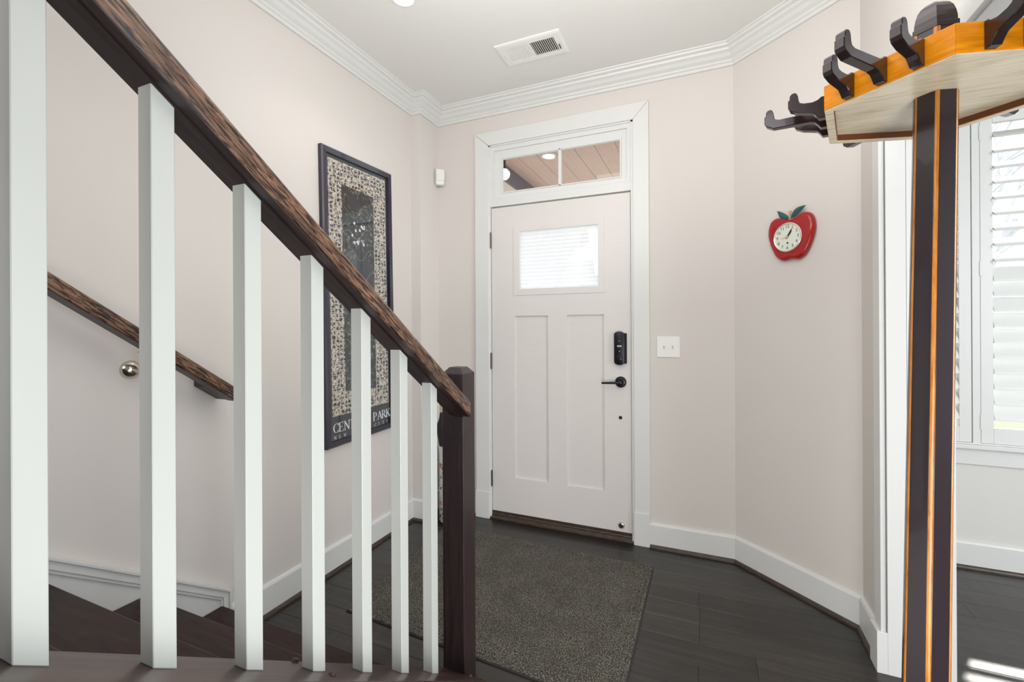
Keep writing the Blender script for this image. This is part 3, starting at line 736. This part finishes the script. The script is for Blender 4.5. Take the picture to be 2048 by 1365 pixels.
MB().lathe([(rd, -.031), (rd+.0015, -.036), (rd-.002, -.0395), (rd-.006, -.037), (rd-.006, -.033)], 48, (dc.x, 0, dc.z), 'y').done('bezel', 'dial_ring', ck, smooth=True)
dial = MB().lathe([(rd-.003, -.0325), (rd-.003, -.0345), (0, -.0345)], 48, (dc.x, 0, dc.z), 'y').done('dial', 'dial_cream', ck)
def text_obj(txt, size, loc, m, par, name):
    cu = bpy.data.curves.new(name, 'FONT'); cu.body = txt; cu.size = size; cu.align_x = 'CENTER'; cu.align_y = 'CENTER'; cu.resolution_u = 4; cu.extrude = .0002
    to = bpy.data.objects.new('tmp', cu); COL.objects.link(to)
    bpy.context.view_layer.update()
    me = bpy.data.meshes.new_from_object(to); bpy.data.objects.remove(to); me.name = name
    me.materials.clear(); me.materials.append(MATS[m])
    return link(name, me, par, None, loc, (radians(90), 0, 0))
for h_ in range(1, 13):
    a = radians(90-30*h_)
    text_obj(str(h_), .0205, (dc.x+.050*cos(a), -.0349, dc.z+.050*sin(a)), 'clock_black', dial, 'numeral')
def hand(ang_, L_, w_, y_, m, name):
    a = radians(90-ang_); d = Vector((cos(a), sin(a))); n_ = Vector((-d.y, d.x))
    pts = [d*-.008+n_*w_*.3, d*-.008-n_*w_*.3, d*L_*.35-n_*w_*.9, d*L_*.6-n_*w_*1.0, d*L_, d*L_*.6+n_*w_*1.0, d*L_*.35+n_*w_*.9]
    return MB().prism([(p.x, p.y) for p in pts], y_-.0004, y_+.0004, 'y').done(name, m, ck, loc=(dc.x, 0, dc.z))
hand(36, .040, .0036, -.0375, 'clock_black', 'hour_hand'); hand(31, .050, .0018, -.0385, 'clock_black', 'minute_hand'); hand(262, .036, .0010, -.0392, 'clock_brass', 'alarm_hand')
MB().lathe([(.0055, -.034), (.0055, -.0405), (.002, -.042), (0, -.042)], 16, (dc.x, 0, dc.z), 'y').done('hub', 'clock_brass', ck, smooth=True)
MB().lathe([(.0045, -.0345), (.0045, -.0352), (.0015, -.0352), (.0015, -.0346)], 16, (dc.x, 0, dc.z-.027), 'y').done('winding_hole', 'clock_black', ck)
MB().tube([(-.002, -.022, .083), (0, -.024, .100), (.005, -.025, .122)], [.0040, .0042, .0062], 8).done('stem', 'apple_stem', ck, smooth=True)
def leaf(p0, p1, w_):
    p0, p1 = Vector(p0), Vector(p1); d = p1-p0; n_ = Vector((-d.y, d.x)).normalized(); L_ = 10; up_, dn = [], []
    for k in range(L_+1):
        t_ = k/L_; ww = w_*math.sin(pi*t_**.85)**.8 if 0 < t_ < 1 else 0
        c_ = p0+d*t_+n_*.006*sin(pi*t_)
        up_.append(c_+n_*ww); dn.append(c_-n_*ww)
    V = []
    for k in range(L_+1): V += [(up_[k].x, -.024, up_[k].y), ((up_[k].x+dn[k].x)/2, -.029, (up_[k].y+dn[k].y)/2), (dn[k].x, -.024, dn[k].y), ((up_[k].x+dn[k].x)/2, -.018, (up_[k].y+dn[k].y)/2)]
    F_ = []
    for k in range(L_):
        for j in range(4): F_.append((4*k+j, 4*k+(j+1) % 4, 4*k+4+(j+1) % 4, 4*k+4+j))
    return link('leaf', mesh('leaf', V, F_), ck, 'apple_leaf')
leaf((-.004, .088), (-.060, .136), .014); leaf((.006, .088), (.073, .132), .015)

# ------------------------------------------------------------------ door mat
dm = empty('door_mat', (-.88, 2.0, 0)); tag(dm, 'large dark grey felt mat on the floor inside the front door', 'mat')
q = [(-1.484, 1.560), (-.262, 1.500), (-.255, 2.469), (-1.530, 2.500)]
def inset(q, t):
    c_ = Vector((sum(p[0] for p in q)/4, sum(p[1] for p in q)/4)); out_ = []
    for p in q:
        d = Vector(p)-c_; out_.append((p[0]-math.copysign(t, d.x), p[1]-math.copysign(t, d.y)))
    return out_
def ring(q, z): return [(a, b_, z) for a, b_ in q]
b = MB(); b.loft([ring(q, 0), ring(q, .004), ring(inset(q, .004), .0055), ring(inset(q, .012), .0058)])
b.done('rubber_edge', 'mat_rubber', dm, loc=-dm.location)
b = MB(); seqs = [(.006, .004), (.006, .008), (.020, .0088), (.023, .0066), (.026, .0088), (.040, .0088), (.043, .0066), (.046, .0088)]
b.loft([ring(inset(q, t), z) for t, z in seqs]); b.done('pile', 'mat_felt', dm, loc=-dm.location)

# ------------------------------------------------------------------ umbrella stand in the corner
us = empty('umbrella_stand', (-1.545, 2.592, 0)); tag(us, 'white ceramic umbrella stand painted with green leaves and orange flowers behind the newel', 'umbrella stand')
MB().lathe([(.088, 0), (.092, .006), (.092, .46), (.096, .485), (.096, .495), (.088, .497), (.086, .48), (.084, .02), (0, .015)], 40).done('body', 'ceramic_white', us, smooth=True)
R_ = random.Random(11)
def on_cyl(a, z, r=.0926): return (r*cos(a), r*sin(a), z)
for vine in range(14):
    a0 = 2*pi*vine/14
    V = []; Fc = []; VF = []; FF = []
    for k in range(16):
        z = .03+.42*k/16; a = a0+.10*sin(z*22+vine)
        L_ = .028+.016*R_.random(); dirs = R_.choice((-1, 1)); th_ = R_.random()*.9
        p = [(0, 0), (.35*L_, .30*L_), (L_, 0), (.35*L_, -.30*L_)]; i = len(V)
        for (uu, vv) in p:
            uu2 = uu*cos(th_)-vv*sin(th_); vv2 = uu*sin(th_)+vv*cos(th_)
            V.append(on_cyl(a+dirs*uu2/.0926, z+vv2))
        Fc.append((i, i+1, i+2, i+3))
    for z in ((.12, .36) if vine % 2 else (.25,)):
        a = a0+.15; i = len(VF); n_ = 10
        for k in range(n_):
            rr_ = .024 if k % 2 else .012; t_ = 2*pi*k/n_; VF.append(on_cyl(a+rr_*cos(t_)/.0926, z+.02*sin(vine)+rr_*sin(t_), .0928))
        FF.append(tuple(range(i, i+n_)))
    tag(link('painted_vine', mesh('painted_vine', V, Fc), us, 'leaf_green'), kind='stuff'); tag(link('painted_flower', mesh('painted_flower', VF, FF), us, 'petal_orange'), kind='stuff')
um = empty('umbrella', (-1.545, 2.560, .018)); tag(um, 'folded black umbrella with pale curved handle leaning in the floral stand', 'umbrella')
MB().tube([(0, .02, 0), (-.01, .01, .3), (-.035, -.025, .62)], [.018, .036, .052], 14).done('canopy', 'cloth_black', um, smooth=True)
MB().tube([(-.035, -.025, .615), (-.040, -.033, .66), (-.041, -.035, .70)], [.05, .02, .012], 12).done('canopy_top', 'cloth_black', um, smooth=True)
MB().tube([(-.041, -.035, .69), (-.045, -.040, .78), (-.035, -.052, .805), (-.018, -.064, .80), (-.010, -.070, .775)], .011, 10).done('handle', 'handle_tan', um, smooth=True)

# ------------------------------------------------------------------ coat rack in the right foreground
RC = Vector((.378, 1.025)); ZP = 1.66; RH = .185; A0 = radians(15.6)
ra = empty('coat_rack', (RC.x, RC.y, 0)); tag(ra, 'tall wooden coat rack with hexagonal amber top, dark hooks and striped post', 'coat rack')
def hexp(r, z, a0=A0, cx=0, cy=0): return [(cx+r*cos(a0+k*pi/3), cy+r*sin(a0+k*pi/3), z) for k in range(6)]
# apron boards: six pieces mitred
def hx2(r, k): a = A0+k*pi/3; return (r*cos(a), r*sin(a))
for k in range(6):
    b = MB(); p = [hx2(RH, k), hx2(RH, k+1), hx2(RH-.016, k+1), hx2(RH-.016, k)]
    b.prism(p, ZP, ZP+.044, 'z'); b.done('apron_board', 'rack_amber', ra, .0008)
MB().loft([hexp(RH-.0165, ZP+.012), hexp(RH-.0165, ZP+.022)]).done('bottom_panel', 'rack_ply', ra)
MB().loft([hexp(RH-.016, ZP+.034), hexp(RH-.016, ZP+.043)]).done('top_panel', 'rack_amber', ra)
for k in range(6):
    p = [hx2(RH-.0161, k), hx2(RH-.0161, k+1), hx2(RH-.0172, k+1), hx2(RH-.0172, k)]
    MB().prism(p, ZP+.0002, ZP+.0118, 'z').done('recess_shade_strip', 'rack_recess_shade', ra)  # thin dark strips put the shade inside the recess into colour
rm = MB()
for k in range(6):
    p = [hx2(RH-.001, k), hx2(RH-.001, k+1), hx2(RH-.0155, k+1), hx2(RH-.0155, k)]
    rm.prism(p, ZP-.0015, ZP-.0001, 'z')
rm.done('apron_edging', 'rack_ply', ra)
# post: six dark staves with an amber bead at each arris; leans and widens slightly downwards
def post_off(z): t_ = (ZP-z); return Vector((-.92, -.40))*(.005+.0225*t_)
def pr(z): return .0330+.0027*(ZP-z)
def ringz(pts, zs):
    return [[(post_off(z).x+x*pr(z)/.0385, post_off(z).y+y_*pr(z)/.0385, z) for x, y_ in pts] for z in zs]
ZS = [.06, .5, 1.0, 1.4, ZP+.011]
for k in range(6):
    a, c_ = Vector(hx2(.0385, k)), Vector(hx2(.0385, k+1)); e = (c_-a)
    p1, p2 = a+e*.11, c_-e*.11
    MB().loft(ringz([tuple(p1), tuple(p2), tuple(p2*.35), tuple(p1*.35)], ZS)).done('stave', 'rack_dark', ra, .0008)
    d = a.normalized(); n_ = Vector((-d.y, d.x)); cc = a*.775
    pts = [tuple(cc+(d*cos(t_)+n_*sin(t_))*.0068) for t_ in [2*pi*j/12 for j in range(12)]]
    MB().loft(ringz(pts, ZS)).done('bead', 'rack_bead', ra, smooth=True)
# upper post and finial
for k in range(6):
    a, c_ = Vector(hx2(.0385, k)), Vector(hx2(.0385, k+1)); e = (c_-a); p1, p2 = a+e*.11, c_-e*.11
    MB().prism([tuple(p_*.87) for p_ in (p1, p2, p2*.35, p1*.35)], ZP+.044, ZP+.122, 'z').done('upper_stave', 'rack_dark', ra, .0008, loc=(-.005, -.002, 0))
    d = a.normalized(); n_ = Vector((-d.y, d.x)); cc = a*.775
    MB().prism([tuple(.95*cc+.78*(d*cos(t_)+n_*sin(t_))*.0068) for t_ in [2*pi*j/12 for j in range(12)]], ZP+.044, ZP+.120, 'z').done('upper_bead', 'rack_bead', ra, smooth=True, loc=(-.005, -.002, 0))
fz = ZP+.120
fin = [(.0405, 0), (.0405, .010), (.0375, .0105), (.0372, .020), (.0350, .031), (.0310, .042), (.0250, .050), (.0165, .0565), (.008, .0595), (.001, .0605)]
MB().loft([hexp(r*.86, fz+h*.93) for r, h in fin]).done('finial', 'rack_hook', ra, .0006, loc=(-.005, -.002, 0))
# feet, out of the picture
MB().loft([hexp(.10, .03), hexp(.10, .05), hexp(.06, .075), hexp(.05, .11)]).done('base_collar', 'rack_dark', ra, .002)
for k in range(3):
    a = A0+k*2*pi/3+pi/6; d = Vector((cos(a), sin(a))); n_ = Vector((-d.y, d.x))
    def fn(p, w_, d=d, n_=n_): return (d.x*p[0]+n_.x*w_, d.y*p[0]+n_.y*w_, p[1])
    MB().prism([(.04, .03), (.04, .14), (.10, .12), (.20, .05), (.25, .035), (.27, .02), (.27, 0), (.21, 0), (.15, .03)], -.014, .014, fn=fn).done('foot', 'rack_dark', ra, .002)
def hook_mesh(Lk):
    top = [(0, .0425), (.006, .0430), (.012, .0385), (.020, .0365), (Lk-.026, .0385)]
    inner = [(Lk-.0195, .0415), (Lk-.0175, .047), (Lk-.0165, .056), (Lk-.014, .0615), (Lk-.0105, .0635), (Lk-.006, .0625), (Lk-.003, .059), (Lk-.0025, .052), (Lk, .0495)]
    bot = [(Lk, .036), (Lk-.003, .030), (Lk-.016, .0225), (.030, .0185), (.020, .0155), (.015, .010), (.010, .0025), (0, .002)]
    b = MB(); b.prism([(u_, v_) for u_, v_ in top+inner+bot], -.0078, .0078, fn=lambda p, a_: (p[0], a_, p[1]))
    bmesh.ops.recalc_face_normals(b.b, faces=b.b.faces)
    es = [e for e in b.b.edges if abs(e.verts[0].co.y-e.verts[1].co.y) < 1e-6]
    bmesh.ops.bevel(b.b, geom=es, offset=.0012, segments=1, affect='EDGES', profile=.5, clamp_overlap=True)
    me = bpy.data.meshes.new('hook'); b.b.to_mesh(me); b.b.free(); me.materials.append(MATS['rack_hook']); return me
HM = {'s': hook_mesh(.060), 'l': hook_mesh(.108)}
for k in range(6):
    a, c_ = Vector(hx2(RH, k)), Vector(hx2(RH, k+1)); an = A0+k*pi/3+pi/6
    for fr, ty in ((.235, 's'), (.5, 'l'), (.765, 's')):
        p = a+(c_-a)*fr
        link('hook', HM[ty], ra, loc=(p.x, p.y, ZP), rot=(0, 0, an))

# ------------------------------------------------------------------ dining window and shutters
wd = empty('window_2', (1.8, 3.11, .66)); tag(wd, kind='structure')
YW = 3.11
pbox('apron', 1.11, 2.45, YW-.016, YW, .545, .630, 'trim_white', par=wd, bevel=.0015)
pbox('window_sill', 1.09, 2.47, YW-.045, YW+.05, .630, .652, 'trim_white', par=wd, bevel=.003)
pbox('casing_board', 1.11, 1.205, YW-.018, YW, .652, 2.44, 'trim_white', par=wd, bevel=.0015)
pbox('casing_board', 2.355, 2.45, YW-.018, YW, .652, 2.44, 'trim_white', par=wd, bevel=.0015)
pbox('casing_board', 1.11, 2.45, YW-.018, YW, 2.44, 2.535, 'trim_white', par=wd, bevel=.0015)
g = grid_slab('sash_frame', [1.20, 2.36], [.66, 2.40], [(1.25, 2.31, .72, 1.49), (1.25, 2.31, 1.54, 2.35)], YW+.09, YW+.13, 'trim_white', wd); g.location = -wd.location
pbox('glass_pane', 1.24, 2.32, YW+.105, YW+.109, .71, 1.50, 'window_glass', par=wd)
pbox('glass_pane', 1.24, 2.32, YW+.105, YW+.109, 1.53, 2.36, 'window_glass', par=wd)
# shutter frame with post
sfm = empty('shutter_frame', (1.2, 3.11, .65)); tag(sfm, 'white surround frame and upright post holding the shutter panels', 'shutter frame')
YS = YW-.0205
XA = 1.2675
pbox('post', XA+.0015, 1.2995, YS-.008, YS+.03, .653, 2.40, 'shutter_white', par=sfm, bevel=.001)
pbox('rail', .86, 2.40, YS-.012, YW-.0185, 2.402, 2.440, 'shutter_white', par=sfm, bevel=.001)
pbox('rail', .86, 2.40, YS-.010, YW-.0185, .6525, .6600, 'shutter_white', par=sfm, bevel=.001)
def louver(x0, x1):
    pts = []
    for k in range(16):
        a = 2*pi*k/16; pts.append((.0445*cos(a), .0058*sin(a)))
    b = MB(); b.prism(pts, x0, x1, 'x'); bmesh.ops.recalc_face_normals(b.b, faces=b.b.faces)
    me = bpy.data.meshes.new('louver'); b.b.to_mesh(me); b.b.free(); me.shade_smooth(); me.set_sharp_from_angle(angle=1.0); me.materials.append(MATS['shutter_white']); return me
def shutter(X0, X1, label, hinge_side):
    o = empty('window_shutter', (X0, YS, .66)); tag(o, label, 'shutter', 'louvred shutter panels at the dining window')
    wdt = .050; ya, yb = YS-.006, YS+.022
    loc = -o.location
    for a, c_ in ((X0+.001, X0+wdt), (X1-wdt, X1-.001)):
        MB().box(a, c_, ya, yb, .661, 2.400).done('stile', 'shutter_white', o, .002, loc=loc)
    MB().box(X0+wdt, X1-wdt, ya, yb, .661, .742).done('rail', 'shutter_white', o, .001, loc=loc)
    MB().box(X0+wdt, X1-wdt, ya, yb, 2.305, 2.400).done('rail', 'shutter_white', o, .001, loc=loc)
    me = louver(-(X1-X0-2*wdt)/2+.002, (X1-X0-2*wdt)/2-.002); xc = (X0+X1)/2
    for k in range(9):   # open upper tier
        t_ = radians(36); zc_ = 1.587+.0791*k+.0445*sin(t_)
        link('louver', me, o, loc=Vector((xc, YS+.010, zc_))+loc, rot=(t_, 0, 0))
    for k in range(10):  # nearly closed lower tier
        t_ = radians(62); zc_ = .781+.0790*k+.0445*sin(t_)
        link('louver', me, o, loc=Vector((xc, YS+.010, zc_))+loc, rot=(t_, 0, 0))
    for z in (.770, 1.560, 2.26):
        if hinge_side: MB().box(X0-.004, X0+.008, ya-.006, ya+.001, z-.040, z+.040).done('hinge', 'shutter_white', o, .002, loc=loc)
    return o
shutter(1.301, 1.86, 'white louvred shutter panel right of the coat rack post, hinged on the upright', True)
shutter(1.861, 2.40, 'white louvred shutter panel farthest right at the dining window', False)
shutter(.86, XA-.001, 'white louvred shutter panel mostly hidden behind the coat rack post', False)

# ------------------------------------------------------------------ outdoors
tag(box('ground', -14, 18, 3.3, 40, -.6, -.5, 'lawn'), kind='structure')
pc = empty('porch', (-.8, 4.2, 0)); tag(pc, 'front porch with pink-brown board ceiling seen through the transom', 'porch')
x = -1.494
while x < 1.3:
    MB().box(x, x+.1475, 2.87, 5.2, 2.600, 2.618).done('ceiling_board', 'porch_board', pc, .0015, loc=-pc.location); x += .1500
MB().box(-1.50, 1.3, 2.87, 5.2, 2.640, 2.70).done('roof_deck', 'porch_dark', pc, loc=-pc.location)
MB().box(-1.515, -1.497, 2.87, 5.2, 2.470, 2.64).done('shaded_beam_face', 'porch_dark', pc, loc=-pc.location)  # shade on the beam's inner side, put into a dark facing
MB().box(-1.66, -1.515, 2.87, 5.2, 2.470, 2.64).done('beam', 'porch_fascia', pc, loc=-pc.location)
MB().box(-1.66, 1.3, 2.87, 5.3, -.5, -.02).done('deck', 'concrete', pc, loc=-pc.location)
MB().box(-1.64, -1.53, 5.05, 5.16, -.02, 2.47).done('column', 'outdoor_white', pc, .004, loc=-pc.location)
pl = empty('porch_light', (-1.113, 3.33, 2.600)); tag(pl, 'round warm recessed light in the porch ceiling beyond the transom', 'light')
MB().lathe([(.045, 0), (.055, -.003), (.055, 0)], 24).done('trim_ring', 'outdoor_white', pl)
MB().lathe([(.044, -.001), (.02, -.003), (0, -.003)], 24).done('lens', 'porch_glow', pl)
gl = empty('glint_globe', (-1.455, 3.25, 2.48)); tag(gl, 'small white glowing globe standing in for a reflection at the left of the transom', 'reflection')  # globe added to stand in for a bright reflection in the transom glass
MB().lathe([(0, -.045), (.025, -.038), (.042, -.018), (.046, 0), (.042, .018), (.025, .038), (0, .045)], 20).done('added_glint_ball', 'porch_glow', gl, smooth=True)
MB().tube([(0, 0, .04), (0, 0, .119)], .012, 10).done('stem', 'bronze_black', gl)

# trees and hedge beyond the dining window
def tree(x, y_, h, seed, label):
    R = random.Random(seed); b = MB()
    def grow(p, d, L_, r, lv_):
        q_ = p+d*L_; mid_ = p+d*L_*.5+Vector((R.uniform(-1, 1), R.uniform(-1, 1), 0))*L_*.05
        b.tube([p, mid_, q_], [r, r*.85, r*.68], 6 if lv_ < 2 else 4)
        if lv_ >= 4: return
        for _ in range(3 if lv_ < 4 else 2):
            nd = (d+Vector((R.uniform(-1, 1), R.uniform(-1, 1), R.uniform(-.25, .55)))*.75).normalized()
            grow(p+d*L_*R.uniform(.6, 1), nd, L_*R.uniform(.6, .8), r*.55, lv_+1)
    grow(Vector((0, 0, 0)), Vector((0, 0, 1)), h*.34, h*.016, 0)
    o = b.done('bare_tree', 'bark', None, loc=(x, y_, -.5)); tag(o, label, 'tree', 'bare trees beyond the shutters')
    return o
tree(3.6, 10.5, 7.0, 1, 'nearest bare tree seen through the open upper louvres')
tree(5.6, 13.5, 8.0, 2, 'bare tree farther off to the right beyond the louvres')
tree(4.2, 17.0, 9.0, 3, 'distant bare tree between the other two beyond the louvres')
hb = bmesh.new(); R_ = random.Random(5)
for k in range(60):
    m_ = Matrix.Translation((R_.uniform(2, 12), R_.uniform(19, 21), R_.uniform(-.3, 1.0))) @ Matrix.Diagonal((R_.uniform(.6, 1.3), R_.uniform(.5, 1), R_.uniform(.5, 1.1), 1))
    bmesh.ops.create_icosphere(hb, subdivisions=2, radius=1, matrix=m_)
for v_ in hb.verts: v_.co += Vector((R_.uniform(-.1, .1), R_.uniform(-.1, .1), R_.uniform(-.1, .1)))
me = bpy.data.meshes.new('hedge'); hb.to_mesh(me); hb.free()
tag(link('hedge', me, None, 'hedge'), 'low pale hedge line far beyond the dining window', 'hedge')
